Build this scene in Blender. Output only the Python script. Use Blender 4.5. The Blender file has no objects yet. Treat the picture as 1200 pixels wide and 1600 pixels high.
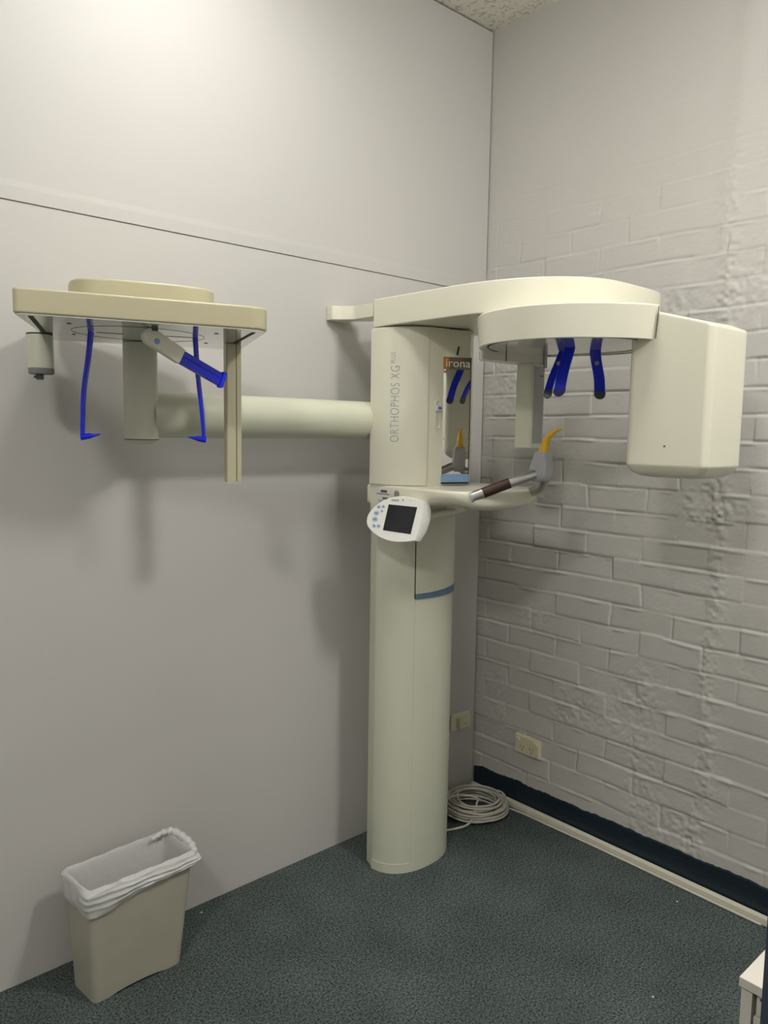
import bpy, bmesh, math, random
import numpy as np
from mathutils import Vector, Matrix

random.seed(7)
D = bpy.data
col = bpy.context.scene.collection
scene = bpy.context.scene

# ------------------------------------------------------------------ helpers
def V(*a):
    return Vector(a)

class Geo:
    """collects vertices / faces of ONE part (world coordinates)"""
    def __init__(self):
        self.v = []; self.f = []
    def add(self, verts, faces):
        o = len(self.v)
        self.v += [tuple(x) for x in verts]
        self.f += [tuple(i + o for i in f) for f in faces]
        return self

def loft(rings, cap0=True, cap1=True, closed=True):
    n = len(rings[0]); v = []; f = []
    for r in rings: v += [tuple(p) for p in r]
    m = n if closed else n - 1
    for k in range(len(rings) - 1):
        for i in range(m):
            j = (i + 1) % n
            f.append((k*n + i, k*n + j, (k+1)*n + j, (k+1)*n + i))
    if cap0: f.append(tuple(reversed(range(n))))
    if cap1: f.append(tuple(range((len(rings)-1)*n, len(rings)*n)))
    return v, f

def prism(outline, z0, z1):
    return loft([[(x, y, z0) for x, y in outline], [(x, y, z1) for x, y in outline]])

def box(x0, x1, y0, y1, z0, z1):
    return prism([(x0, y0), (x1, y0), (x1, y1), (x0, y1)], z0, z1)

def frame_of(t, hint=(0, 0, 1)):
    t = Vector(t).normalized(); h = Vector(hint)
    if abs(t.dot(h)) > .95: h = Vector((1, 0, 0))
    a = (h - t * t.dot(h)).normalized()
    return a, t.cross(a)

def sweep(path, prof, scale=None, cap=True, hint=(0, 0, 1), closed=False):
    """prof: list of (a,b) in the moving frame"""
    P = [Vector(p) for p in path]; n = len(P); rings = []
    a = None
    for i in range(n):
        if closed: t = P[(i+1) % n] - P[i-1]
        elif i == 0: t = P[1] - P[0]
        elif i == n-1: t = P[-1] - P[-2]
        else: t = (P[i+1]-P[i]).normalized() + (P[i]-P[i-1]).normalized()
        t.normalize()
        if a is None: a, b = frame_of(t, hint)
        else:
            a = (a - t * t.dot(a)).normalized(); b = t.cross(a)
        s = scale[i] if scale else 1.0
        sa, sb = (s if isinstance(s, tuple) else (s, s))
        rings.append([tuple(P[i] + a*(p*sa) + b*(q*sb)) for p, q in prof])
    if closed:
        rings.append(rings[0]); return loft(rings, False, False)
    return loft(rings, cap, cap)

def circ(r, n=16):
    return [(r*math.cos(2*math.pi*i/n), r*math.sin(2*math.pi*i/n)) for i in range(n)]

def tube(path, r, n=14, cap=True, closed=False, hint=(0, 0, 1)):
    if isinstance(r, (list, tuple)):
        return sweep(path, circ(1, n), list(r), cap, hint, closed)
    return sweep(path, circ(r, n), None, cap, hint, closed)

def lathe(profile, cx, cy, n=48):
    """profile: (r,z) from bottom axis to top axis"""
    rings = []
    for r, z in profile:
        r = max(r, 1e-5)
        rings.append([(cx + r*math.cos(2*math.pi*i/n), cy + r*math.sin(2*math.pi*i/n), z) for i in range(n)])
    return loft(rings)

def cyl(p0, p1, r, n=20):
    return tube([p0, p1], r, n)

def smooth_path(pts, sub=8, closed=False):
    P = [Vector(p) for p in pts]; n = len(P); out = []
    rng = range(n if closed else n-1)
    for i in rng:
        p1 = P[i]; p2 = P[(i+1) % n]
        p0 = P[i-1] if (closed or i > 0) else p1*2 - p2
        p3 = P[(i+2) % n] if (closed or i+2 < n) else p2*2 - p1
        for k in range(sub):
            t = k/sub
            out.append(0.5*((2*p1) + (p2-p0)*t + (2*p0-5*p1+4*p2-p3)*t*t + (3*p1-p0-3*p2+p3)*t**3))
    if not closed: out.append(P[-1])
    return out

def round_poly(pts, r, seg=6):
    """round the corners of a plan polygon; r a number or a list"""
    n = len(pts); out = []
    for i in range(n):
        p = Vector(pts[i]); a = Vector(pts[i-1]) - p; b = Vector(pts[(i+1) % n]) - p
        ri = r[i] if isinstance(r, (list, tuple)) else r
        if ri <= 0: out.append(tuple(p)); continue
        ri = min(ri, a.length*.45, b.length*.45)
        a.normalize(); b.normalize()
        A = p + a*ri; B = p + b*ri
        for k in range(seg+1):
            t = k/seg
            out.append(tuple(A*(1-t)**2 + p*2*t*(1-t) + B*t*t))
    return out

def superell(cx, cy, a, b, n, t0=math.pi, t1=2*math.pi, k=64, n2=None):
    out = []
    for i in range(k+1):
        t = t0 + (t1-t0)*i/k
        c, s = math.cos(t), math.sin(t)
        m = n if (c < 0 or n2 is None) else n2
        out.append((cx + a*math.copysign(abs(c)**(2/m), c), cy + b*math.copysign(abs(s)**(2/m), s)))
    return out

def offset_poly(pts, d):
    """offset an open/closed ccw plan polyline to the outside by d (ccw -> right-hand normal)"""
    out = []; n = len(pts)
    for i in range(n):
        p0 = Vector(pts[max(i-1, 0)]); p1 = Vector(pts[min(i+1, n-1)])
        t = (p1-p0)
        if t.length < 1e-9: t = Vector((1, 0))
        t.normalize()
        out.append((pts[i][0] + t.y*d, pts[i][1] - t.x*d))
    return out

def make(name, geo, mat, parent=None, bevel=0, seg=2, angle=40, loc=None, smooth=True):
    if isinstance(geo, Geo): v, f = geo.v, geo.f
    else: v, f = geo
    off = Vector((0, 0, 0))
    if parent is not None:
        p = parent
        while p is not None: off += p.location; p = p.parent
    elif loc is not None: off = Vector(loc)
    me = D.meshes.new(name)
    bm = bmesh.new()
    vs = [bm.verts.new(Vector(x) - off) for x in v]
    for q in f:
        try: bm.faces.new([vs[i] for i in q])
        except ValueError: pass
    bmesh.ops.remove_doubles(bm, verts=bm.verts, dist=1e-6)
    bmesh.ops.recalc_face_normals(bm, faces=bm.faces)
    if bevel > 0:
        ed = [e for e in bm.edges if len(e.link_faces) == 2 and e.calc_face_angle(0) > math.radians(angle)]
        if ed:
            bmesh.ops.bevel(bm, geom=ed, offset=bevel, offset_type='OFFSET', segments=seg, profile=.5,
                            affect='EDGES', clamp_overlap=True)
            bmesh.ops.recalc_face_normals(bm, faces=bm.faces)
    bm.to_mesh(me); bm.free()
    if smooth:
        for p_ in me.polygons: p_.use_smooth = True
        me.set_sharp_from_angle(angle=math.radians(42))
    o = D.objects.new(name, me)
    me.materials.append(mat)
    col.objects.link(o)
    if smooth:
        m = o.modifiers.new('weighted', 'WEIGHTED_NORMAL'); m.keep_sharp = True
    if parent is not None: o.parent = parent
    elif loc is not None: o.location = loc
    return o

def empty(name, loc):
    o = D.objects.new(name, None); o.location = loc; o.empty_display_size = .1
    col.objects.link(o); return o

def tag(o, label=None, cat=None, group=None, kind=None):
    if label: o['label'] = label
    if cat: o['category'] = cat
    if group: o['group'] = group
    if kind: o['kind'] = kind
    return o

def text_mesh(body, size, extrude=.0004, thin=0.0, spacing=1.0):
    """letters laid out in x (advance) / y (up), returned as verts, faces, width"""
    cu = D.curves.new('letters', 'FONT'); cu.body = body; cu.size = size; cu.extrude = extrude
    cu.offset = thin; cu.space_character = spacing; cu.resolution_u = 3
    ob = D.objects.new('letters', cu); col.objects.link(ob)
    bpy.context.view_layer.update()
    me = D.meshes.new_from_object(ob.evaluated_get(bpy.context.evaluated_depsgraph_get()))
    v = [tuple(x.co) for x in me.vertices]; f = [tuple(p.vertices) for p in me.polygons]
    D.objects.remove(ob); D.curves.remove(cu); D.meshes.remove(me)
    w = max([x[0] for x in v]) if v else 0
    return v, f, w

# ------------------------------------------------------------------ materials
def new_mat(name):
    m = D.materials.new(name); m.use_nodes = True
    nt = m.node_tree
    return m, nt, nt.nodes['Principled BSDF']

def mat(name, color, rough=.4, metal=0, coat=0, trans=0, spec=.5, var=.04, scale=6, bump=0, bscale=200):
    m, nt, b = new_mat(name)
    b.inputs['Roughness'].default_value = rough
    b.inputs['Metallic'].default_value = metal
    b.inputs['Coat Weight'].default_value = coat
    b.inputs['Coat Roughness'].default_value = .12
    b.inputs['Transmission Weight'].default_value = trans
    b.inputs['Specular IOR Level'].default_value = spec
    tc = nt.nodes.new('ShaderNodeTexCoord')
    no = nt.nodes.new('ShaderNodeTexNoise'); no.inputs['Scale'].default_value = scale
    no.inputs['Detail'].default_value = 4
    nt.links.new(tc.outputs['Object'], no.inputs['Vector'])
    mx = nt.nodes.new('ShaderNodeMix'); mx.data_type = 'RGBA'
    c = color
    mx.inputs[6].default_value = (c[0]*(1-var), c[1]*(1-var), c[2]*(1-var), 1)
    mx.inputs[7].default_value = (min(1, c[0]*(1+var)), min(1, c[1]*(1+var)), min(1, c[2]*(1+var)), 1)
    nt.links.new(no.outputs['Fac'], mx.inputs[0])
    nt.links.new(mx.outputs[2], b.inputs['Base Color'])
    if bump:
        n2 = nt.nodes.new('ShaderNodeTexNoise'); n2.inputs['Scale'].default_value = bscale
        n2.inputs['Detail'].default_value = 3
        nt.links.new(tc.outputs['Object'], n2.inputs['Vector'])
        bp = nt.nodes.new('ShaderNodeBump'); bp.inputs['Strength'].default_value = bump
        bp.inputs['Distance'].default_value = .001
        nt.links.new(n2.outputs['Fac'], bp.inputs['Height']); nt.links.new(bp.outputs['Normal'], b.inputs['Normal'])
    return m

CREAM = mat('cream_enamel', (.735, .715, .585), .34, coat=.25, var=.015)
CREAM2 = mat('pale_cream_enamel', (.725, .705, .585), .34, coat=.25, var=.015)
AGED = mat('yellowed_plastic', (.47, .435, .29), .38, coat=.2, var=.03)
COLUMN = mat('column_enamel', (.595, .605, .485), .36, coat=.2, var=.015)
PANELW = mat('white_panel_plastic', (.84, .84, .79), .35, coat=.2, var=.01)
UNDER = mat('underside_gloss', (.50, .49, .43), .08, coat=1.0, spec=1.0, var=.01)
DARKGAP = mat('dark_gap', (.02, .02, .018), .7)
BLUE = mat('blue_acrylic', (.004, .022, .80), .22, coat=.2, spec=.35, trans=.25, var=.1)
BLUETIP = mat('dark_teal_tip', (.035, .06, .075), .35)
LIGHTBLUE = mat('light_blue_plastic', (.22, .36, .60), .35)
SLATE = mat('slate_blue_plastic', (.085, .15, .25), .4)
CHROME = mat('worn_chrome', (.50, .49, .47), .3, metal=1, var=.15, scale=40)
BROWN = mat('dark_brown_metal', (.06, .03, .025), .45, metal=.5, var=.5, scale=120)
GREYP = mat('grey_plastic', (.36, .36, .375), .42)
DGREY = mat('dark_grey_plastic', (.06, .06, .065), .45)
YELLOW = mat('yellow_bite_plastic', (.70, .40, .005), .3, coat=.3, var=.12, scale=60)
SCREEN = mat('dark_screen', (.011, .013, .019), .16, coat=.4)
BTN = mat('blue_button', (.42, .50, .66), .5)
BTNMARK = mat('dark_button_mark', (.03, .04, .10), .6)
INK = mat('blue_grey_ink', (.25, .31, .36), .5)
GREYINK = mat('grey_ink', (.10, .10, .10), .5)
MIRROR = mat('mirror_glass', (.80, .80, .77), .015, metal=1, var=0)
LABEL = mat('brown_label', (.14, .115, .075), .5)
ORANGE = mat('orange_label', (.50, .19, .015), .5)
WHITEINK = mat('white_ink', (.72, .70, .62), .5)
CABLEM = mat('cable_sheath', (.55, .53, .46), .45)
OUTLETM = mat('outlet_plastic', (.66, .62, .43), .35, coat=.2)
OUTLETW = mat('pale_outlet_plastic', (.72, .69, .57), .35, coat=.2)
TRUNK = mat('trunking_plastic', (.66, .63, .52), .42)
BINM = mat('bin_plastic', (.40, .385, .31), .5, var=.10, scale=14)
CABM = mat('cabinet_laminate', (.66, .63, .56), .42)
DOORM = mat('door_paint', (.040, .053, .088), .5)
LINT = mat('white_lint', (.8, .8, .8), .9)

def wall_mat(name, color, bump=.15, bscale=120, big=.03):
    m, nt, b = new_mat(name)
    b.inputs['Roughness'].default_value = .55
    b.inputs['Specular IOR Level'].default_value = .35
    tc = nt.nodes.new('ShaderNodeTexCoord')
    n1 = nt.nodes.new('ShaderNodeTexNoise'); n1.inputs['Scale'].default_value = 1.3; n1.inputs['Detail'].default_value = 5
    nt.links.new(tc.outputs['Object'], n1.inputs['Vector'])
    mx = nt.nodes.new('ShaderNodeMix'); mx.data_type = 'RGBA'
    mx.inputs[6].default_value = tuple(c*(1-big) for c in color) + (1,)
    mx.inputs[7].default_value = tuple(min(1, c*(1+big)) for c in color) + (1,)
    nt.links.new(n1.outputs['Fac'], mx.inputs[0]); nt.links.new(mx.outputs[2], b.inputs['Base Color'])
    n2 = nt.nodes.new('ShaderNodeTexNoise'); n2.inputs['Scale'].default_value = bscale; n2.inputs['Detail'].default_value = 4
    nt.links.new(tc.outputs['Object'], n2.inputs['Vector'])
    bp = nt.nodes.new('ShaderNodeBump'); bp.inputs['Strength'].default_value = bump; bp.inputs['Distance'].default_value = .002
    nt.links.new(n2.outputs['Fac'], bp.inputs['Height']); nt.links.new(bp.outputs['Normal'], b.inputs['Normal'])
    return m

WALL_L = wall_mat('painted_board', (.53, .515, .495), .06, 60)
WALL_R = wall_mat('painted_brick', (.52, .505, .475), .35, 90)
BASEB = mat('navy_paint', (.006, .016, .028), .45, var=.15, scale=20, bump=.2, bscale=60)

def carpet_mat():
    m, nt, b = new_mat('green_carpet')
    b.inputs['Roughness'].default_value = 1.0; b.inputs['Specular IOR Level'].default_value = .1
    tc = nt.nodes.new('ShaderNodeTexCoord')
    n1 = nt.nodes.new('ShaderNodeTexNoise'); n1.inputs['Scale'].default_value = 165; n1.inputs['Detail'].default_value = 4; n1.inputs['Roughness'].default_value = .8
    n2 = nt.nodes.new('ShaderNodeTexNoise'); n2.inputs['Scale'].default_value = 5; n2.inputs['Detail'].default_value = 4
    for n in (n1, n2): nt.links.new(tc.outputs['Object'], n.inputs['Vector'])
    r = nt.nodes.new('ShaderNodeValToRGB')
    e = r.color_ramp.elements
    e[0].position = .38; e[0].color = (.009, .0155, .015, 1)
    e[1].position = .62; e[1].color = (.145, .172, .166, 1)
    nt.links.new(n1.outputs['Fac'], r.inputs['Fac'])
    mx = nt.nodes.new('ShaderNodeMix'); mx.data_type = 'RGBA'; mx.blend_type = 'MULTIPLY'
    mx.inputs[0].default_value = 1
    r2 = nt.nodes.new('ShaderNodeValToRGB')
    r2.color_ramp.elements[0].position = .3; r2.color_ramp.elements[0].color = (.8, .8, .8, 1)
    r2.color_ramp.elements[1].position = .7; r2.color_ramp.elements[1].color = (1.1, 1.1, 1.1, 1)
    nt.links.new(n2.outputs['Fac'], r2.inputs['Fac'])
    nt.links.new(r.outputs['Color'], mx.inputs[6]); nt.links.new(r2.outputs['Color'], mx.inputs[7])
    nt.links.new(mx.outputs[2], b.inputs['Base Color'])
    bp = nt.nodes.new('ShaderNodeBump'); bp.inputs['Strength'].default_value = .12; bp.inputs['Distance'].default_value = .002
    nt.links.new(n1.outputs['Fac'], bp.inputs['Height']); nt.links.new(bp.outputs['Normal'], b.inputs['Normal'])
    return m
CARPET = carpet_mat()

def ceiling_mat():
    m, nt, b = new_mat('acoustic_tile')
    b.inputs['Roughness'].default_value = .9
    tc = nt.nodes.new('ShaderNodeTexCoord')
    vo = nt.nodes.new('ShaderNodeTexNoise'); vo.inputs['Scale'].default_value = 75; vo.inputs['Detail'].default_value = 2
    nt.links.new(tc.outputs['Object'], vo.inputs['Vector'])
    r = nt.nodes.new('ShaderNodeValToRGB'); e = r.color_ramp.elements
    e[0].position = .28; e[0].color = (.50, .475, .40, 1)
    e[1].position = .48; e[1].color = (.84, .82, .73, 1)
    nt.links.new(vo.outputs['Fac'], r.inputs['Fac']); nt.links.new(r.outputs['Color'], b.inputs['Base Color'])
    bp = nt.nodes.new('ShaderNodeBump'); bp.inputs['Strength'].default_value = .4; bp.inputs['Distance'].default_value = .003
    nt.links.new(vo.outputs['Fac'], bp.inputs['Height']); nt.links.new(bp.outputs['Normal'], b.inputs['Normal'])
    return m
CEILM = ceiling_mat()

def liner_mat():
    m, nt, b = new_mat('thin_white_film')
    b.inputs['Base Color'].default_value = (.88, .88, .88, 1); b.inputs['Roughness'].default_value = .3
    tr = nt.nodes.new('ShaderNodeBsdfTranslucent'); tr.inputs['Color'].default_value = (.75, .75, .75, 1)
    tp = nt.nodes.new('ShaderNodeBsdfTransparent')
    m1 = nt.nodes.new('ShaderNodeMixShader'); m1.inputs[0].default_value = .3
    m2 = nt.nodes.new('ShaderNodeMixShader'); m2.inputs[0].default_value = .16
    out = nt.nodes['Material Output']
    tc = nt.nodes.new('ShaderNodeTexCoord')
    n2 = nt.nodes.new('ShaderNodeTexNoise'); n2.inputs['Scale'].default_value = 45; n2.inputs['Detail'].default_value = 3
    nt.links.new(tc.outputs['Object'], n2.inputs['Vector'])
    bp = nt.nodes.new('ShaderNodeBump'); bp.inputs['Strength'].default_value = .5; bp.inputs['Distance'].default_value = .006
    nt.links.new(n2.outputs['Fac'], bp.inputs['Height']); nt.links.new(bp.outputs['Normal'], b.inputs['Normal'])
    nt.links.new(b.outputs[0], m1.inputs[1]); nt.links.new(tr.outputs[0], m1.inputs[2])
    nt.links.new(m1.outputs[0], m2.inputs[1]); nt.links.new(tp.outputs[0], m2.inputs[2])
    nt.links.new(m2.outputs[0], out.inputs['Surface'])
    return m
LINER = liner_mat()

def emit_mat(name, color, strength):
    m, nt, b = new_mat(name)
    b.inputs['Base Color'].default_value = (.8, .8, .8, 1)
    b.inputs['Emission Color'].default_value = tuple(color) + (1,)
    b.inputs['Emission Strength'].default_value = strength
    return m

# ------------------------------------------------------------------ the room
H = 3.0
XB, YF = -4.3, -3.3          # far walls behind the camera

make('floor', box(XB, .1, YF, .1, -.08, 0), CARPET, loc=(0, 0, 0), smooth=False)['kind'] = 'structure'
make('ceiling', box(XB, .1, YF, .1, H + .006, H + .09), CEILM, loc=(0, 0, H), smooth=False)['kind'] = 'structure'

# left wall: a lower board and an upper board with the open joint between them
zs = 2.0245
prof = [(0, -.02), (0, zs - .0015), (.006, zs - .001), (.006, zs + .0012), (-.0012, zs + .002), (-.0012, zs + .034),
        (0, zs + .05), (0, H - .0), (.1, H), (.1, -.02)]
make('wall_left', loft([[(x, y, z) for y, z in prof] for x in (XB, -.0015)]), WALL_L, loc=(0, 0, 0), smooth=False)['kind'] = 'structure'

# right wall: uneven painted brickwork, every course modelled
rng = np.random.default_rng(11)
def vnoise(Y, Z, cell, seed):
    r = np.random.default_rng(seed)
    g = r.random((220, 260)).astype(np.float32)
    u = (Y + 3.0)/cell; w = (Z + .5)/cell
    iu = np.floor(u).astype(int); iw = np.floor(w).astype(int)
    fu = u - iu; fw = w - iw
    fu = fu*fu*(3-2*fu); fw = fw*fw*(3-2*fw)
    a = g[iu % 220, iw % 260]; b_ = g[(iu+1) % 220, iw % 260]
    c = g[iu % 220, (iw+1) % 260]; d = g[(iu+1) % 220, (iw+1) % 260]
    return (a*(1-fu)+b_*fu)*(1-fw) + (c*(1-fu)+d*fu)*fw

def brick_height(Y, Z):
    wob = (vnoise(Y, Z, .16, 1)-.5)*.007
    Zw = Z + wob; Yw = Y + (vnoise(Y, Z, .1, 2)-.5)*.012
    CH, BL, z0 = .082, .226, .071
    k = np.floor((Zw - z0)/CH).astype(int)
    fz = (Zw - z0)/CH - k
    shift = np.where(k % 2 == 0, .0, BL/2) + .05
    j = np.floor((Yw + shift)/BL).astype(int)
    fy = (Yw + shift)/BL - j
    rr = np.random.default_rng(5).random((80, 80))
    rid = rr[k % 80, j % 80]; rid2 = rr[(k+31) % 80, (j+17) % 80]
    dz = np.minimum(fz, 1-fz)*CH; dy = np.minimum(fy, 1-fy)*BL
    amp = np.clip(1.35 - np.clip((Z-1.7)/.75, 0, 1)*1.25, 0.05, 1.3)      # joints flush out towards the ceiling
    vis = np.clip((vnoise(Y, Z, .17, 3)-.30)*2.2, .12, 1)
    viv = np.clip((vnoise(Y, Z, .11, 4)-.30)*2.6, .0, 1)
    h = (rid-.5)*.0030*amp + (fz-.5)*(rid2-.5)*.0040*amp
    gz = np.exp(-(dz/.0038)**2); gy = np.exp(-(dy/.0036)**2)
    h -= .0031*gz*vis*amp + .0028*gy*viv*amp
    # ragged lip of mortar below the bed joints
    lip = np.exp(-(((1-fz)*CH-.008)/.0036)**2) * np.clip((vnoise(Y, Z, .05, 6)-.45)*3, 0, 1)
    h += .0026*lip*amp
    # coarse patches of slurry
    rough = (vnoise(Y, Z, .012, 7)-.5) + .6*(vnoise(Y, Z, .024, 8)-.5)
    band = np.exp(-((Y + .975 + (vnoise(Y, Z, .3, 9)-.5)*.06)/.035)**2)
    blot = np.clip((vnoise(Y, Z, .16, 10)-.62)*4, 0, 1)
    h += rough*(.0036*blot + .0044*band)*np.clip(amp, .25, 1)
    h += band*.003 + (vnoise(Y, Z, .5, 12)-.5)*.006
    h += (vnoise(Y, Z, .03, 13)-.5)*.0006
    return h*np.clip((Z-.02)/.14, .12, 1)

def grid_mesh(name, Y, Z, X, material, kind):
    ny, nz = Y.shape
    co = np.stack([X, Y, Z], -1).reshape(-1, 3).astype(np.float32)
    idx = np.arange(ny*nz).reshape(ny, nz)
    q = np.stack([idx[:-1, :-1], idx[:-1, 1:], idx[1:, 1:], idx[1:, :-1]], -1).reshape(-1, 4)
    me = D.meshes.new(name)
    me.vertices.add(len(co)); me.vertices.foreach_set('co', co.ravel())
    me.loops.add(q.size); me.loops.foreach_set('vertex_index', q.ravel().astype(np.int32))
    me.polygons.add(len(q)); me.polygons.foreach_set('loop_start', np.arange(0, q.size, 4, dtype=np.int32))
    me.polygons.foreach_set('use_smooth', np.ones(len(q), bool))
    me.update(); me.validate()
    me.materials.append(material)
    o = D.objects.new(name, me); col.objects.link(o); o['kind'] = kind
    return o

ys = np.concatenate([np.linspace(.02, -1.45, 420), np.linspace(-1.46, YF - .02, 120)])
zz = np.linspace(-.02, H + .01, 760)
Yg, Zg = np.meshgrid(ys, zz, indexing='ij')
grid_mesh('wall_right', Yg, Zg, .003 - brick_height(Yg, Zg), WALL_R, 'structure')
# body of the wall behind the painted face
make('trim_1', box(.02, .12, YF, .1, -.02, H + .02), WALL_R, loc=(.02, 0, 0), smooth=False)['kind'] = 'structure'

# painted navy skirting band following the bricks, with its hand-cut upper edge
yb = np.linspace(-.008, YF + .01, 520)
tb = np.linspace(0, 1, 26)
top = .099 + .010*np.clip(-yb/1.2, 0, 1) + (vnoise(yb, yb*0, .06, 21)-.5)*.007 + (vnoise(yb, yb*0, .010, 22)-.5)*.004
top = top - np.clip(1 - (-yb/.05), 0, 1)*.012
Yb = np.repeat(yb[:, None], 26, 1); Zb = top[:, None]*tb[None, :]
Xb = .003 - brick_height(Yb, Zb) - .0030 + .0028*(tb[None, :] > .99)
grid_mesh('baseboard_right', Yb, Zb, Xb, BASEB, 'structure')

make('wall_back', box(XB - .1, XB, YF, .1, -.02, H + .02), WALL_L, loc=(XB, 0, 0), smooth=False)['kind'] = 'structure'
make('wall_front', box(XB, .1, YF - .1, YF, -.02, H + .02), WALL_L, loc=(0, YF, 0), smooth=False)['kind'] = 'structure'

# navy panel at the right border of the view
pnl = make('partition_panel', box(-1.263, -1.226, -2.47, -1.657, .001, 1.05), DOORM, loc=(-1.245, -2.06, 0), bevel=.002)
tag(pnl, 'dark navy upright panel at the right border, in front of the white cabinet', 'panel')

# ceiling lights: round surface-mounted fittings with an opal bowl; the last one is added fill
FRM = mat('fitting_enamel', (.8, .8, .78), .4)
def fitting(cx, cy, strength, label, drop=.105, r=.175):
    t = empty('ceiling_light', (cx, cy, H))
    tag(t, label, 'light', 'ceiling lights')
    make('base_ring', lathe([(0, H-.018), (r+.01, H-.018), (r+.015, H-.014), (r+.015, H+.005), (0, H+.005)], cx, cy, 40), FRM, t)
    pr_l = [(0, 1), (.3, .98), (.58, .88), (.83, .66), (.97, .32), (1, .03)]
    make('bowl', lathe([(r*a_, H-.0185-(drop-.0185)*b_) for a_, b_ in pr_l] + [(0, H-.0185)], cx, cy, 40), emit_mat('lit_bowl', (1.0, .985, .94), strength), t)
fitting(-1.38, -.58, 38.0, 'flat round opal ceiling light above the side arm, close to the left wall', drop=.03)
fitting(-.78, -2.10, 100.0, 'round opal ceiling light behind the camera, nearer the brick wall')
fitting(-3.20, -1.95, 108.0, 'added fill light, a round opal bowl at the back of the room, far from the brick wall')  # unseen fill source, added to lift the lower walls

# ------------------------------------------------------------------ the x-ray machine
M = empty('xray_machine', (-.57, -.19, 0))
tag(M, 'cream floor-standing dental panoramic x-ray machine with overhead arm, side arm and blue supports', 'x-ray machine')

# column
colo = superell(-.57, -.194, .161, .116, 2.2, k=72)
back = [(-.409, -.150), (-.731, -.150)]
full = colo + [(-.425, -.150), (-.715, -.150)]
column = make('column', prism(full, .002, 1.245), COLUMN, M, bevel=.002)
make('skirting', Geo().add(*loft([[(x, y, z) for x, y in offset_poly(colo, .0012)] for z in (.001, .034)], False, False, False))
     .add(*loft([[(x, y, .034) for x, y in offset_poly(colo, .0012)], [(x, y, .034) for x, y in colo]], False, False, False)), COLUMN, column)
# raised cover of the right half of the front; the upper part carries the blue band
cov = [q for q in colo if q[0] > -.653]
def shell(outline, z0, z1, d, d2=-.002):
    o = offset_poly(outline, d); i = offset_poly(outline, d2)
    ring = o + list(reversed(i))
    return prism(ring, z0, z1)
make('lower_cover', shell(cov, .036, .9385, .0012), COLUMN, M)
upc = make('upper_cover', shell(cov, .957, 1.243, .0042), COLUMN, M, bevel=.0008)
# blue band, thin at its left end and taller at its right
bo = offset_poly(cov, .0052); bi = offset_poly(cov, -.001); nb = len(bo)
g = Geo()
rings = []
for i in range(nb):
    t = i/(nb-1); zlo = .9395 - .006*t*0; hi = .0135 + .012*math.sin(min(1, t*1.35)*math.pi*.5)
    rings.append([(bo[i][0], bo[i][1], zlo), (bo[i][0], bo[i][1], zlo+hi), (bi[i][0], bi[i][1], zlo+hi), (bi[i][0], bi[i][1], zlo)])
g.add(*loft(rings))
make('blue_band', g, SLATE, M)
# seam in shadow
sx, sy = cov[0]
make('cover_seam', prism([(sx-.0022, sy-.0012), (sx+.0002, sy-.0024), (sx+.0004, sy+.004), (sx-.0022, sy+.004)], .94, 1.243), DARKGAP, M)
make('back_rail', prism([(-.655, -.151), (-.43, -.151), (-.43, -.003), (-.535, -.003)], .02, 1.80), COLUMN, M, bevel=.004)

# carriage body
body = superell(-.56, -.18, .186, .18, 2.5, k=96)
bfull = body + [(-.40, -.15), (-.72, -.15)]
carriage = make('carriage', prism(bfull, 1.247, 1.803), CREAM, M, bevel=.0015)
# lower collar with a rounded underside
def inset(pts, d):
    return offset_poly(pts, -d)
col_r = []
for d, z in ((.030, 1.212), (.014, 1.214), (.004, 1.222), (.0, 1.236), (.0, 1.247)):
    o = offset_poly(body, -d); col_r.append([(x, y, z) for x, y in o + [(-.40, -.15), (-.72, -.15)]])
make('collar', loft(col_r), CREAM, M)
# side cover carrying the lettering
sc = [q for q in body if q[0] < -.652]
make('side_cover', shell(sc, 1.312, 1.799, .0050), CREAM, M, bevel=.0012)

# lettering on the side cover, reading upwards
bo2 = offset_poly(body, .0050)
cum = [0]
for i in range(1, len(bo2)): cum.append(cum[-1] + (Vector(bo2[i])-Vector(bo2[i-1])).length)
def on_body(s):
    for i in range(1, len(cum)):
        if cum[i] >= s:
            t = (s-cum[i-1])/max(1e-9, cum[i]-cum[i-1])
            a, b_ = Vector(bo2[i-1]), Vector(bo2[i]); d = (b_-a).normalized()
            return a.lerp(b_, t), Vector((d.y, -d.x))
    return Vector(bo2[-1]), Vector((1, 0))
s_base = next(cum[i] for i in range(len(cum)) if bo2[i][1] < -.287)
def letters(name, body_text, size, length, z0, s0, thin, spacing=1.0):
    v, f, w = text_mesh(body_text, size, .0003, thin, spacing)
    k = length/w; vv = []
    for x, y, z in v:
        p, n = on_body(s0 - y)
        p = p + n*(.0004 + z)
        vv.append((p.x, p.y, z0 + x*k))
    return make(name, (vv, f), INK, M, smooth=False)
letters('lettering', 'ORTHOPHOS XG', .0445, .236, 1.446, s_base, -.0010, 1.06)
letters('small_lettering', 'PLUS', .0225, .034, 1.690, s_base - .015, -.0005)

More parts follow.
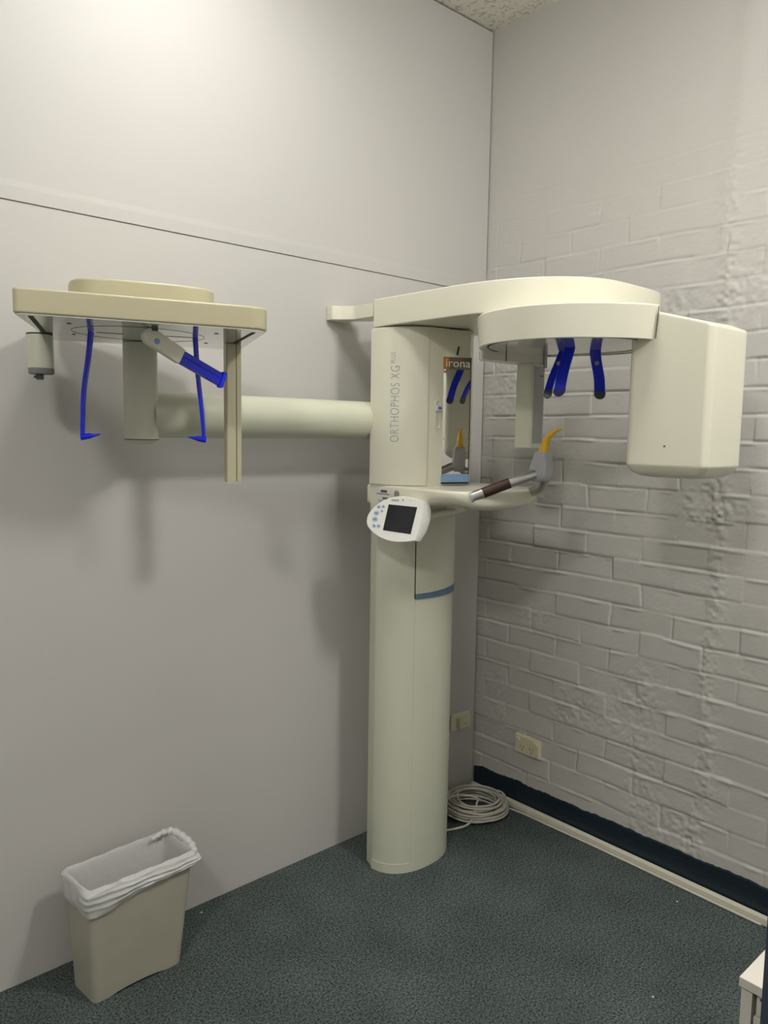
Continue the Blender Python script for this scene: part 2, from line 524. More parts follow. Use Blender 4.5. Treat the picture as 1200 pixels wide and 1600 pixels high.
# height slider in its recessed slot
def pill(cx, z0, z1, w, y, n=10):
    r = w/2; out = []
    for i in range(n+1):
        a = math.pi*i/n; out.append((cx + r*math.cos(a), y, z1 - r + r*math.sin(a)))
    for i in range(n+1):
        a = math.pi + math.pi*i/n; out.append((cx + r*math.cos(a), y, z0 + r + r*math.sin(a)))
    return out
sl = make('slider_slot', Geo().add(*tube(pill(-.624, 1.492, 1.577, .021, -.3565), .0021, 8, closed=True)), CREAM, M)
pl = pill(-.624, 1.493, 1.576, .019, -.3562); pl2 = [(x, y+.006, z) for x, y, z in pl]
make('slot_floor', loft([pl, pl2]), CREAM2, sl)
knob = make('slider_knob', box(-.6335, -.6145, -.3645, -.356, 1.546, 1.564), mat('pale_blue_knob', (.55, .60, .74), .35), sl, bevel=.002)
make('knob_mark', box(-.628, -.616, -.3651, -.3642, 1.5525, 1.5575), BTNMARK, sl)

# mirror set at an angle on the front of the body
A = Vector((-.604, -.3575)); Bm = A + Vector((.9245, -.381))*.0945; 
nrm = Vector((-(Bm-A).y, (Bm-A).x)).normalized()
if nrm.y > 0: nrm = -nrm
Bk = Vector((-.432, -.318))
make('mirror_housing', prism([tuple(A+Vector((.001, .001))), tuple(Bm - nrm*.004), tuple(Bk), (-.52, -.33), (-.598, -.345)], 1.312, 1.800), CREAM, M)
def strip(a, b_, n, d0, d1, z0, z1):
    p = [a + n*d0, b_ + n*d0, b_ + n*d1, a + n*d1]
    return prism([tuple(q) for q in p], z0, z1)
mir = make('mirror', strip(A, Bm, nrm, -.0035, .0, 1.318, 1.714), MIRROR, M, smooth=False)
dirm = (Bm-A).normalized()
make('mirror_edge', strip(Bm, Bm + dirm*.0022, nrm, -.006, .0012, 1.316, 1.716), DARKGAP, mir)
lb = make('label_strip', strip(A, Bm, nrm, .0002, .0010, 1.677, 1.715), LABEL, mir, smooth=False)
make('orange_end', strip(A, A + dirm*.019, nrm, .001, .0014, 1.677, 1.715), ORANGE, mir, smooth=False)
v, f, w = text_mesh('irona', .036, .0002, .0)
vv = []
for x, y, z in v:
    p = A + dirm*(.006 + x*(.086/w)) + nrm*(.0018 + z)
    vv.append((p.x, p.y, 1.685 + y))
make('label_letters', (vv, f), WHITEINK, mir, smooth=False)
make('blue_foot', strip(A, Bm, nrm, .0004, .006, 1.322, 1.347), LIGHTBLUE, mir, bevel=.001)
make('foot_gap', strip(A, Bm, nrm, .0004, .0055, 1.3165, 1.3218), DARKGAP, mir)
# clip above the label
p = A + dirm*.048 + nrm*.001
make('mirror_clip', tube([(p.x-.003, p.y, 1.722), (p.x+.004, p.y-.001, 1.748)], .0026, 8), DARKGAP, mir)

# overhead arm
armo = superell(-.448, -.476, .298, .418, 2.387, k=110, n2=4.83)
armo = [(-.746, -.183)] + [q for q in armo if q[0] < -.30 or q[1] < -.80] + [(-.240, -.790), (-.335, -.700), (-.405, -.600), (-.420, -.450), (-.374, -.30), (-.372, -.183)]
arm = make('overhead_arm', prism(armo, 1.806, 1.8925), CREAM, M, bevel=.004, seg=3)

# rotor: round plate under the arm with its fascia
CX, CY = -.526, -.778
def rot_ring(r, z, ext=1.0):
    out = []
    for i in range(120):
        t = 2*math.pi*i/120 - math.pi
        g_ = math.degrees(t)
        k = min(1, max(0, (g_ + 132)/34)) if g_ < -60 else 0
        rr = r + .0185*ext*k*k*(3-2*k)
        if g_ > -97: rr = r + .0185*ext*max(0, 1-(g_+97)/4) - .060*min(1, (g_ + 97)/16)*min(1, max(0, (60 - g_)/40))
        out.append((CX + rr*math.cos(t), CY + rr*math.sin(t), z))
    return out
rotor = make('rotor', loft([rot_ring(.246, 1.7225, 0), rot_ring(.2475, 1.7185, .6), rot_ring(.254, 1.7165), rot_ring(.258, 1.7185), rot_ring(.2665, 1.798), rot_ring(.263, 1.802)]), CREAM2, M)
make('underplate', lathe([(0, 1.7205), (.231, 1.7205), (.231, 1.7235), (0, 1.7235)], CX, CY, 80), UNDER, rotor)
th = [2*math.pi*i/80 for i in range(80)]
make('rim_gap', tube([(CX + .2335*math.cos(a), CY + .2335*math.sin(a), 1.7215) for a in th], .0022, 6, closed=True), DARKGAP, rotor)

# tube head
hp = [(-.985, 1.412), (-1.03, 1.405), (-1.15, 1.402), (-1.214, 1.405), (-1.214, 1.738), (-1.190, 1.7465), (-1.155, 1.760), (-1.11, 1.779), (-1.07, 1.792), (-1.02, 1.799), (-.985, 1.800)]
def head_ring(x, din):
    cy = -1.10; cz = 1.6
    out = []
    for y, z in hp:
        out.append((x, y + (din if y < -1.2 else (-din if y > -.99 else 0)), z + (din if z < 1.5 else -din)))
    return out
def planhead(z_in, zfun):
    pass
# plan outline with a soft vertical edge, lofted upwards; the top follows the falling profile
plan = round_poly([(-.577, -.985), (-.577, -1.192), (-.566, -1.2035), (-.388, -1.2035), (-.360, -1.165), (-.360, -.985)], [.02, .006, .006, .022, .02, .02], 5)
def ztop(y):
    pr = sorted([(-.985, 1.800), (-1.02, 1.799), (-1.07, 1.792), (-1.11, 1.779), (-1.155, 1.760), (-1.19, 1.7465), (-1.2185, 1.7375)])
    for (a, za), (b_, zb) in zip(pr, pr[1:]):
        if a <= y <= b_: return za + (zb-za)*(y-a)/(b_-a)
    return pr[0][1] if y < pr[0][0] else pr[-1][1]
cxh = -.478; cyh = -1.09
def sc_plan(k):
    return [(cxh + (x-cxh)*k, cyh + (y-cyh)*k) for x, y in plan]
rings = []
for k, z in ((.5, 1.373), (.74, 1.377), (.90, 1.387), (.982, 1.4025), (.998, 1.4055), (1.0, 1.409)):
    rings.append([(x, y, z) for x, y in sc_plan(k)])
rings.append([(x, y, ztop(y) - .008) for x, y in sc_plan(1)])
rings.append([(x, y, ztop(y) - .002) for x, y in sc_plan(.985)])
rings.append([(x, y, ztop(y)) for x, y in sc_plan(.965)])
nn = len(plan)
v, f = loft(rings, True, False)
# top surface as a strip between the two long sides
topi = [(len(rings)-1)*nn + i for i in range(nn)]
f.append(tuple(topi))
head = make('tube_head', (v, f), CREAM, M)
# joint line where the head meets the fascia
make('head_joint', tube([(-.5785, -1.0565, 1.719), (-.5785, -1.0625, 1.797)], .0011, 6), DARKGAP, head)
make('emblem', cyl((-.535, -.9845, 1.69), (-.535, -.981, 1.69), .014, 24), mat('grey_blue_disc', (.20, .24, .29), .4), head)
make('screw', lathe([(0, 1.452), (.0022, 1.452), (.0022, 1.456), (0, 1.456)], -.5775, -1.095, 10), DARKGAP, head)

# sensor and its carrier
carrier = make('sensor_carrier', prism(round_poly([(-.632, -.532), (-.600, -.50), (-.40, -.50), (-.388, -.590), (-.545, -.560)], [.01, .01, .01, .004, .01], 4), 1.694, 1.722), CREAM, M, bevel=.002)
make('carrier_gap', box(-.5465, -.5450, -.5615, -.553, 1.694, 1.721), DARKGAP, carrier)
make('carrier_tab', box(-.402, -.388, -.594, -.56, 1.682, 1.722), GREYP, carrier, bevel=.001)
sens = make('sensor', prism(round_poly([(-.457, -.530), (-.457, -.591), (-.393, -.591), (-.393, -.530)], [.004, .008, .004, .004], 4), 1.435, 1.694), COLUMN, M, bevel=.003)
make('sensor_window', box(-.448, -.399, -.5918, -.5905, 1.45, 1.685), mat('sensor_face', (.33, .33, .31), .4), sens)
make('sensor_mark', box(-.418, -.404, -.5925, -.5914, 1.654, 1.658), DGREY, sens)

# blue head supports
def blade(name, pts, wdir, w, th_, tip_from, tipmat):
    P = smooth_path(pts, 6); n = len(P)
    wd = Vector(wdir).normalized()
    def build(i0, i1, grow=0):
        rings = []
        for i in range(i0, i1+1):
            t = (P[min(i+1, n-1)] - P[max(i-1, 0)]).normalized()
            nn_ = wd.cross(t).normalized()
            ww = w/2 + grow
            d = (P[-1]-P[i]).length
            if d < w/2: ww = max(.0025, math.sqrt(max(0, (w/2)**2 - (w/2-d)**2))) + grow
            hh = th_/2 + grow
            c = P[i]
            rings.append([tuple(c + wd*ww*a + nn_*hh*b_) for a, b_ in ((-1, -.55), (-.86, -1), (.86, -1), (1, -.55), (1, .55), (.86, 1), (-.86, 1), (-1, .55))])
        return loft(rings)
    o = make(name, build(0, n-1), BLUE, M)
    if tipmat is not None:
        make('tip_pad', build(int(n*tip_from), n-1, .0009), tipmat, o)
    return o
def fine_tip(pts):
    p, q = Vector(pts[-2]), Vector(pts[-1]); return pts[:-1] + [tuple(p.lerp(q, .5)), tuple(p.lerp(q, .8)), tuple(q)]
WD = (.70, -.71, 0)
bC = blade('forehead_support', [(-.5225, -.77, 1.735), (-.532, -.77, 1.7047), (-.5528, -.77, 1.654), (-.5649, -.77, 1.6094), (-.5690, -.77, 1.5900), (-.5705, -.77, 1.5846)], WD, .031, .009, .62, mat('dark_blue_pad', (.004, .008, .16), .3))
bA = blade('temple_support', [(-.448, -.70, 1.739), (-.4805, -.70, 1.6839), (-.5058, -.70, 1.642), (-.5219, -.70, 1.6046), (-.5260, -.70, 1.588), (-.5275, -.70, 1.5825)], (.55, -.83, 0), .022, .009, .60, BLUETIP)
bB = blade('temple_support', [(-.4315, -.79, 1.735), (-.4255, -.79, 1.6973), (-.4049, -.79, 1.6441), (-.3984, -.79, 1.6041), (-.3970, -.79, 1.588), (-.3966, -.79, 1.5821)], WD, .031, .009, .60, BLUETIP)
for o, c in ((bA, (-.4815, -.702, 1.683)), (bB, (-.4235, -.792, 1.683))):
    cdir = Vector((-.75, -.65, .05)).normalized()
    make('pivot', cyl(tuple(Vector(c) + cdir*.002), tuple(Vector(c) + cdir*.0075), .006, 14), GREYP, o)

# chin tray
tout = [(-.745, -.165)] + superell(-.56, -.40, .185, .205, 4.2, k=84) + [(-.375, -.165)]
trings = []
nose = [(.095, 1.2465), (.06, 1.2470), (.03, 1.2500), (.010, 1.258), (.0, 1.272), (.0, 1.302), (.003, 1.308), (.009, 1.3105)]
for d, z in nose:
    rr = []
    for (x, y), (xo, yo) in zip(offset_poly(tout, -d), tout):
        k = min(1, max(0, (-yo-.30)/.24))           # undercut only towards the nose
        kk = k*k*(3-2*k) if z < 1.30 else 1
        lift = .018*kk*min(1, abs(xo+.56)/.185)**3*max(0, min(1, (1.302-z)/.03)) if z < 1.30 else 0
        rr.append((xo + (x-xo)*kk, yo + (y-yo)*kk, z + lift))
    trings.append(rr)
tray = make('chin_tray', loft(trings), CREAM, M)
# rating label and key lock on the tray's side
lab = make('rating_label', box(-.7465, -.7448, -.275, -.212, 1.262, 1.299), mat('label_paper', (.72, .72, .68), .5), tray, smooth=False)
make('label_print', Geo().add(*box(-.7469, -.7464, -.274, -.213, 1.281, 1.2835)).add(*box(-.7469, -.7464, -.262, -.232, 1.287, 1.295)).add(*box(-.7469, -.7464, -.266, -.24, 1.266, 1.272)), GREYINK, tray, smooth=False)
make('key_lock', Geo().add(*cyl((-.744, -.307, 1.287), (-.7485, -.307, 1.287), .011, 20)).add(*box(-.7525, -.748, -.3085, -.3055, 1.279, 1.295)), CHROME, tray)

# U-shaped chrome handle, bite holder and bite block
hpath = smooth_path([(-.705, -.572, 1.292), (-.675, -.594, 1.306), (-.612, -.640, 1.336), (-.545, -.688, 1.364)], 10)
hl = make('handle_bar', tube(hpath, .0152, 20), CHROME, M)
make('brown_band', tube(hpath[10:21], .0156, 20), BROWN, hl)  # mottled dark brown sleeve over the middle of the bar
make('collar_ring', tube([hpath[0], hpath[2]], .0168, 20), GREYP, hl)
make('handle_bar', tube(smooth_path([(-.420, -.545, 1.291), (-.437, -.585, 1.300), (-.475, -.650, 1.322), (-.515, -.690, 1.345), (-.530, -.695, 1.362)], 8), [.0152]*33, 18), CHROME, M)
hr = []
for cx_, cy_, wx, wy, z in ((-.533, -.690, .016, .020, 1.340), (-.534, -.691, .022, .026, 1.348), (-.535, -.692, .024, .029, 1.362), (-.533, -.694, .023, .028, 1.385), (-.531, -.696, .019, .020, 1.424), (-.531, -.696, .017, .018, 1.428)):
    hr.append([(cx_+a*wx, cy_+b_*wy, z) for a, b_ in ((-1, -.8), (-.8, -1), (.8, -1), (1, -.8), (1, .8), (.8, 1), (-.8, 1), (-1, .8))])
holder = make('bite_holder', loft(hr), GREYP, M)
bp_ = smooth_path([(-.531, -.697, 1.422), (-.530, -.699, 1.442), (-.529, -.708, 1.466), (-.526, -.724, 1.4835), (-.522, -.738, 1.4905)], 7)
make('bite_block', Geo().add(*tube(bp_, [.0155 - .0115*min(1, (i/len(bp_))**1.0*1.05) for i in range(len(bp_))], 14))
     .add(*lathe([(0, 1.4865), (.0036, 1.4885), (.005, 1.492), (.0036, 1.4955), (0, 1.4975)], -.5215, -.7395, 12))
     .add(*tube([(-.5215, -.7395, 1.492), (-.518, -.750, 1.492)], .0024, 8)), YELLOW, M)

# control panel
Q = Vector((-.800, -.3606, 1.2149)); U = Vector((.3832, -.9229, -.0369)); W = Vector((.1953, .0419, .9799)); N = Vector((-.9028, -.3827, .1963))
po = [(0.0856, 0.0626), (0.0597, 0.069), (0.0362, 0.0727), (0.0086, 0.0732), (-0.0225, 0.0665), (-0.051, 0.0541), (-0.0764, 0.0339), (-0.0927, 0.0105), (-0.0974, -0.0098), (-0.0912, -0.029), (-0.0734, -0.045), (-0.0475, -0.0579), (-0.0183, -0.0655), (0.0098, -0.0672), (0.043, -0.0634), (0.0733, -0.0561)]
po = [tuple(p_)[:2] for p_ in smooth_path([(a, b_, 0) for a, b_ in po], 4)]
po += [(.0795, -.026), (.0835, .010), (.0855, .040)]
def pan(a, b_, c): return tuple(Q + U*a + W*b_ + N*c)
def bulge(a, b_, k):
    e = max(0, (a-.03)/.055)
    return (a + .020*k*min(1, e)*max(0, 1-((b_-.003)/.075)**2), b_)
prings = []
for s, c, k in ((.90, -.040, .9), (.97, -.034, 1.0), (1.0, -.024, .9), (1.0, -.006, .2), (.993, -.0015, 0), (.975, 0, 0)):
    prings.append([pan(bulge(a, b_, k)[0]*s, b_*s, c) for a, b_ in po])
panel = make('control_panel', loft(prings), PANELW, M)
def quad_on(pts, c0, c1):
    return loft([[pan(a, b_, c0) for a, b_ in pts], [pan(a, b_, c1) for a, b_ in pts]])
make('screen', quad_on([(-.029, .0443), (.0653, .0443), (.0556, -.0383), (-.0371, -.0358)], .0, .0007), SCREEN, panel, smooth=False)
for (a, b_), r in (((-.0606, .0331), .0062), ((-.0457, .0355), .0056), ((-.0483, .0214), .0045), ((-.0661, .0138), .0085), ((-.068, -.0052), .0085), ((-.0682, -.026), .0062), ((-.0531, -.0251), .0062)):
    wx = 1.15 if r > .008 else 1
    pts = [(a + r*wx*math.cos(t), b_ + r*.9*math.sin(t)) for t in [2*math.pi*i/16 for i in range(16)]]
    bt = make('button', quad_on(pts, .0, .001), BTN, panel)
    make('button_mark', Geo().add(*quad_on([(a-r*.5, b_-r*.12), (a+r*.5, b_-r*.12), (a+r*.5, b_+r*.12), (a-r*.5, b_+r*.12)], .0008, .0014)), BTNMARK, bt, smooth=False)
lg = make('panel_badge', quad_on([(-.022, .0545), (.003, .0560), (.003, .0625), (-.022, .061)], 0, .0005), mat('grey_badge', (.35, .35, .33), .5), panel, smooth=False)
v, f, w = text_mesh('sirona', .0068, .0001)
make('badge_letters', ([pan(-.0212 + x*.0232/w, .0567 + y + x*.06*.0232/w*1.0, .0007 + z) for x, y, z in v], f), WHITEINK, panel, smooth=False)
make('panel_icon', quad_on([(.0135, .0600), (.0185, .0600), (.0172, .0640), (.0162, .0555), (.0158, .0555), (.0150, .0640)][:2] + [(.0168, .0640), (.0152, .0640)], 0, .0006), GREYINK, panel, smooth=False)
make('panel_mark', quad_on([(.040, .0605), (.044, .0605), (.044, .0618), (.040, .0618)], 0, .0006), GREYINK, panel, smooth=False)
# swivel arm that carries the panel
make('panel_arm', Geo().add(*cyl((-.765, -.36, 1.216), (-.62, -.30, 1.226), .018, 18)).add(*tube(smooth_path([(-.755, -.395, 1.214), (-.66, -.39, 1.224), (-.56, -.375, 1.226)], 6), .011, 14)), CREAM, M)

# bracket to the wall
make('wall_bracket', prism(round_poly([(-.792, -.0005), (-.712, -.0005), (-.712, -.05), (-.66, -.10), (-.66, -.152), (-.7435, -.180), (-.7435, -.085), (-.770, -.048), (-.792, -.03)], [0, 0, .01, .01, 0, 0, .01, .01, .006], 4), 1.840, 1.884), CREAM2, M, bevel=.003)

# side arm (tube, post, head plate)
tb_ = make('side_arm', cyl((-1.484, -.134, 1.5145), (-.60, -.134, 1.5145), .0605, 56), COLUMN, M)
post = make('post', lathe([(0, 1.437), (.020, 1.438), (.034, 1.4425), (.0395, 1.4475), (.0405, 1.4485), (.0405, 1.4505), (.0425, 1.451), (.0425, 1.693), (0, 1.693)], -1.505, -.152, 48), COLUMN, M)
make('post_ring', tube([(-1.505 + .0422*math.cos(a), -.152 + .0422*math.sin(a), 1.4497) for a in th[::2]], .0009, 6, closed=True), DARKGAP, post)
pq = [(-1.899, -.453), (-1.412, -.606), (-1.237, -.199), (-1.685, -.030)]
pr_ = round_poly(pq, [.018, .045, .03, .03], 8)
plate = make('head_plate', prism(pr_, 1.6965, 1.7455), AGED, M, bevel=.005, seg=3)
cxp = sum(p_[0] for p_ in pr_)/len(pr_); cyp = sum(p_[1] for p_ in pr_)/len(pr_)
pin = [(cxp + (x-cxp)*.985, cyp + (y-cyp)*.985) for x, y in pr_]
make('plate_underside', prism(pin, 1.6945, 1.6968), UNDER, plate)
e1 = Vector((.953, -.302)); e2 = Vector((.302, .953)); oc = Vector((-1.5735, -.3213))
ov = []
for i in range(72):
    t = 2*math.pi*i/72; c, s = math.cos(t), math.sin(t)
    q = oc + e1*(.159*math.copysign(abs(c)**(2/3.34), c)) + e2*(.10*math.copysign(abs(s)**(2/3.34), s)); ov.append(tuple(q))
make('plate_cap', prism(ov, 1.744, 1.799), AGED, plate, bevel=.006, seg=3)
# slots and ring on the underside
def ug(p0, p1, w):
    a, b_ = Vector(p0), Vector(p1); d = (b_-a).normalized(); n = Vector((-d.y, d.x))*w/2
    return prism([tuple(a+n), tuple(a-n), tuple(b_-n), tuple(b_+n)], 1.6938, 1.6946)
make('slide_slot', Geo().add(*ug((-1.860, -.440), (-1.755, -.196), .010)), DARKGAP, plate, smooth=False)
make('slide_slot', Geo().add(*ug((-1.422, -.556), (-1.343, -.345), .009)), DARKGAP, plate, smooth=False)
make('rod_slot', ug((-1.668, -.282), (-1.612, -.300), .0022), DARKGAP, plate, smooth=False)
make('rod_slot', ug((-1.530, -.338), (-1.456, -.366), .0022), DARKGAP, plate, smooth=False)
make('ring_gap', tube([(-1.583 + .150*math.cos(a), -.325 + .13*math.sin(a), 1.6943) for a in th], .0004, 6, closed=True), DARKGAP, plate)
for x, y in ((-1.469, -.475), (-1.388, -.28), (-1.767, -.389), (-1.69, -.205)):
    make('screw', lathe([(0, 1.6935), (.0045, 1.6935), (.0045, 1.6947), (0, 1.6947)], x, y, 12), DGREY, plate)
# square sensor post
px = Vector((-1.335, -.318)); u_ = Vector((.953, -.302))*.0195; w_ = Vector((.302, .953))*.018
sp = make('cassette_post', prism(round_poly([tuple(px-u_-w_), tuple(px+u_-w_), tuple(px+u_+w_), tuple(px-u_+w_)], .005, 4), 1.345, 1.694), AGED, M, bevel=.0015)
q = px + u_*.30 - w_*1.01
make('post_seam', prism([(q.x-.0008, q.y), (q.x+.0008, q.y-.0003), (q.x+.0008, q.y+.003), (q.x-.0008, q.y+.003)], 1.347, 1.6935), DARKGAP, sp)
make('post_cap', prism([tuple(px-u_*.93-w_*.93), tuple(px+u_*.93-w_*.93), tuple(px+u_*.93+w_*.93), tuple(px-u_*.93+w_*.93)], 1.343, 1.3455), COLUMN, sp)
# collimator
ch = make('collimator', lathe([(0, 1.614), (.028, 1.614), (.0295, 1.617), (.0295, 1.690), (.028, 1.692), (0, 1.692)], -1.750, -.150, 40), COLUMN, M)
make('collimator_gap', lathe([(0, 1.6915), (.0288, 1.6915), (.0288, 1.6947), (0, 1.6947)], -1.750, -.150, 40), DARKGAP, ch)
make('collimator_cap', lathe([(0, 1.601), (.026, 1.601), (.0285, 1.604), (.0285, 1.6145), (0, 1.6145)], -1.749, -.152, 32), mat('mid_grey_plastic', (.20, .20, .19), .5), ch)
make('collimator_knob', Geo().add(*lathe([(0, 1.588), (.0085, 1.588), (.0085, 1.602), (0, 1.602)], -1.754, -.157, 16)).add(*box(-1.768, -1.748, -.162, -.156, 1.591, 1.597)), DGREY, ch)
# ear rods
def ear_rod(pts, foot):
    P = smooth_path(pts, 6)
    n = len(P)
    o = make('ear_rod', sweep(P, [(-.0085, -.003), (-.0060, -.0045), (.0060, -.0045), (.0085, -.003), (.0085, .003), (.0060, .0045), (-.0060, .0045), (-.0085, .003)], [(1 - .45*i/n, 1 - .2*i/n) for i in range(n)], True, (-.75, -.65, 0)), BLUE, M)
    a, b_ = Vector(foot[0]), Vector(foot[1])
    make('ear_plug', tube([tuple(a), tuple(a.lerp(b_, .45)), tuple(a.lerp(b_, .6)), tuple(b_)], [.0075, .0065, .0045, .001], 12), BLUE, o)
ear_rod([(-1.683, -.29, 1.694), (-1.690, -.288, 1.634), (-1.701, -.286, 1.56), (-1.705, -.285, 1.49), (-1.706, -.284, 1.452)], ((-1.710, -.283, 1.456), (-1.668, -.294, 1.463)))
ear_rod([(-1.463, -.364, 1.694), (-1.459, -.366, 1.616), (-1.451, -.369, 1.53), (-1.447, -.370, 1.48), (-1.446, -.370, 1.447)], ((-1.442, -.371, 1.453), (-1.483, -.360, 1.459)))
# nasion support
def bar2(p0, p1, h0, h1, ydep, round0=False):
    a, b_ = Vector(p0), Vector(p1); d = (b_-a).normalized(); n = Vector((-d.y, d.x))
    pts = []
    if round0:
        for i in range(9):
            t = math.pi*.5 + math.pi*i/8
            pts.append(a + (d*math.cos(t) + n*math.sin(t))*h0)
    else: pts += [a+n*h0, a-n*h0]
    pts += [b_-n*h1, b_+n*h1]
    return loft([[(q_.x, ydep, q_.y) for q_ in pts], [(q_.x, ydep + .018, q_.y) for q_ in pts]])
na = make('nasion_arm', Geo().add(*bar2((-1.618, 1.676), (-1.546, 1.638), .0185, .0175, -.462, True)), CREAM2, M, bevel=.0025)
make('nasion_pivot', cyl((-1.6065, -.4615, 1.6665), (-1.6065, -.4645, 1.6665), .006, 18), LIGHTBLUE, na)
make('nasion_hinge', lathe([(0, 1.688), (.012, 1.688), (.012, 1.6946), (0, 1.6946)], -1.612, -.452, 20), DGREY, na)
nb_ = make('nasion_support', Geo().add(*bar2((-1.550, 1.641), (-1.442, 1.592), .0145, .0145, -.458)).add(*bar2((-1.448, 1.5945), (-1.4395, 1.5915), .0190, .0190, -.463)), BLUE, M, bevel=.002)
make('support_rail', Geo().add(*bar2((-1.548, 1.644), (-1.445, 1.597), .0022, .0022, -.4605)), BLUE, nb_)

# ------------------------------------------------------------------ waste bin and liner
bx = empty('waste_bin', (-1.56, -.15, 0))
tag(bx, 'narrow rectangular beige plastic waste bin on the carpet against the left wall', 'bin')
base = [(-1.684, -.206), (-1.438, -.204), (-1.448, -.086), (-1.696, -.089)]
rim = [(-1.700, -.232), (-1.407, -.226), (-1.424, -.074), (-1.712, -.090)]
HB = .322
def bin_ring(t, d=0, z=None):
    pts = []
    for (a, b_), (c, e) in zip(base, rim):
        pts.append((a + (c-a)*t, b_ + (e-b_)*t))
    cx_ = sum(q_[0] for q_ in pts)/4; cy_ = sum(q_[1] for q_ in pts)/4
    pts = [(x + d*math.copysign(1, x-cx_), y + d*math.copysign(1, y-cy_)) for x, y in pts]
    return round_poly(pts, .018, 5)
def long_edge(pts):       # densify the plan loop so the front's lower edge can be cut out
    out = []
    for i in range(len(pts)):
        a, b_ = Vector(pts[i]), Vector(pts[(i+1) % len(pts)]); k = max(1, int((b_-a).length/.012))
        out += [tuple(a.lerp(b_, j/k)) for j in range(k)]
    return out
def bring(t, d=0):
    return bin_ring(t, d)
NB = 96
def resample(pts, n=NB):
    pts = pts + [pts[0]]; L = [0]
    for a, b_ in zip(pts, pts[1:]): L.append(L[-1] + (Vector(b_)-Vector(a)).length)
    out = []; j = 0
    for i in range(n):
        s = L[-1]*i/n
        while L[j+1] < s: j += 1
        t = (s-L[j])/(L[j+1]-L[j]); out.append(tuple(Vector(pts[j]).lerp(Vector(pts[j+1]), t)))
    return out
def cut(x, y):            # shallow foot arch in the middle of the front and back edges
    u = (x + 1.565)/.075
    return .008*max(0, 1-u*u)**.6 if abs(u) < 1 else 0
rings = [[(x, y, .001 + cut(x, y)) for x, y in resample(bring(0))]]
for t in (.12, .3, .5, .7, .85, 1.0):
    rings.append([(x, y, HB*t) for x, y in resample(bring(t))])
rings.append([(x, y, HB + .002) for x, y in resample(bring(1.0, -.001))])
for t in (1.0, .6, .3, .06):
    rings.append([(x, y, HB*t) for x, y in resample(bring(t, -.003))])
make('bucket', loft(rings, False, True), BINM, bx)

# the bag: inside skin, over the rim, hanging outside (deep at the near left corner, gathered at the right)
def hang(x, y):
    u = (x + 1.712)/.305                     # 0 left .. 1 right
    front = y < -.15
    if front: h = .046*max(0, 1-u)**.8 + .024 + .005*math.sin(u*9)
    else: h = .030 + .018*math.sin(u*8)
    if u < .03: h = .072 + (y + .23)*(-.05)
    return h
lr = []
rimp = resample(bring(1.0, .0), NB)
seg_in = [(.25, -.012), (.55, -.009), (.8, -.007), (.95, -.0055), (1.0, -.004)]
def wrink(i, k, a):
    return a*(math.sin(i*.9 + k*1.7) + .6*math.sin(i*2.3 - k*2.9) + .5*math.sin(i*.37 + k))
for k, (t, d) in enumerate(seg_in):
    lr.append([(x, y, HB*t) for x, y in [(p_[0] + wrink(i, k, .0006), p_[1] + wrink(i, k+3, .0006)) for i, p_ in enumerate(resample(bring(t, d), NB))]])
lr.append([(x, y, HB + .006 + wrink(i, 2, .001)) for i, (x, y) in enumerate(resample(bring(1.0, -.001), NB))])
lr.append([(x, y, HB + .005 + wrink(i, 3, .001)) for i, (x, y) in enumerate(resample(bring(1.0, .003), NB))])
for k in range(1, 25):
    s = k/24; rr = []
    for i, (x, y) in enumerate(resample(bring(1.0, .004), NB)):
        h = hang(x, y); u = (x + 1.712)/.305
        z = HB + .002 - h*s
        t = z/HB
        bx_, by_ = resample(bring(max(0, min(1, t)), .0045), NB)[i]
        w_ = .0018*math.sin(i*.40 + 5*s + 3*u) + .0008*math.sin(i*1.1 - 7*s)
        puff = (.003 + .006*s*(1-s)*3)*(1 if u > .1 else .8)
        if y < -.2:      # slanting pleats of the twisted film on the front
            uu = max(0, min(1, u))
            for c0, c1, wd_, am in ((.10, .42, .060, .0055), (.34, .70, .07, .0065), (.62, .90, .06, .0045)):
                cc = c0 + (c1-c0)*uu**.8
                puff += am*math.exp(-((s-cc)/wd_)**2)*min(1, .35 + uu)
        cx_, cy_ = -1.56, -.155
        nx = 0; ny = 0
        if y < -.215: ny = -1
        elif y > -.10: ny = .35
        if x > -1.425: nx = 1
        if x < -1.695: nx = -1
        rr.append((bx_ + nx*max(.0005, puff + w_), min(by_ + ny*max(.0005, puff + w_), -.012), z))
    lr.append(rr)
liner = make('bin_liner', loft(lr, True, False), LINER, loc=(-1.56, -.15, HB))
tag(liner, 'thin white plastic bag lining the beige bin, folded over its rim', 'bin liner')
# gathered knot of film at the right end
gk = Geo()
gpts = smooth_path([(-1.470, -.098, HB + .004), (-1.440, -.092, HB + .010), (-1.414, -.108, HB + .014), (-1.402, -.150, HB + .010), (-1.398, -.195, HB + .002), (-1.412, -.225, HB - .006), (-1.455, -.236, HB - .014)], 6)
rad = [.003 + .0075*math.sin(math.pi*min(1, i/(len(gpts)-1)))**.8 + .002*math.sin(i*1.9) for i in range(len(gpts))]
gk.add(*tube(gpts, rad, 14))
make('gathered_end', gk, LINER, liner)
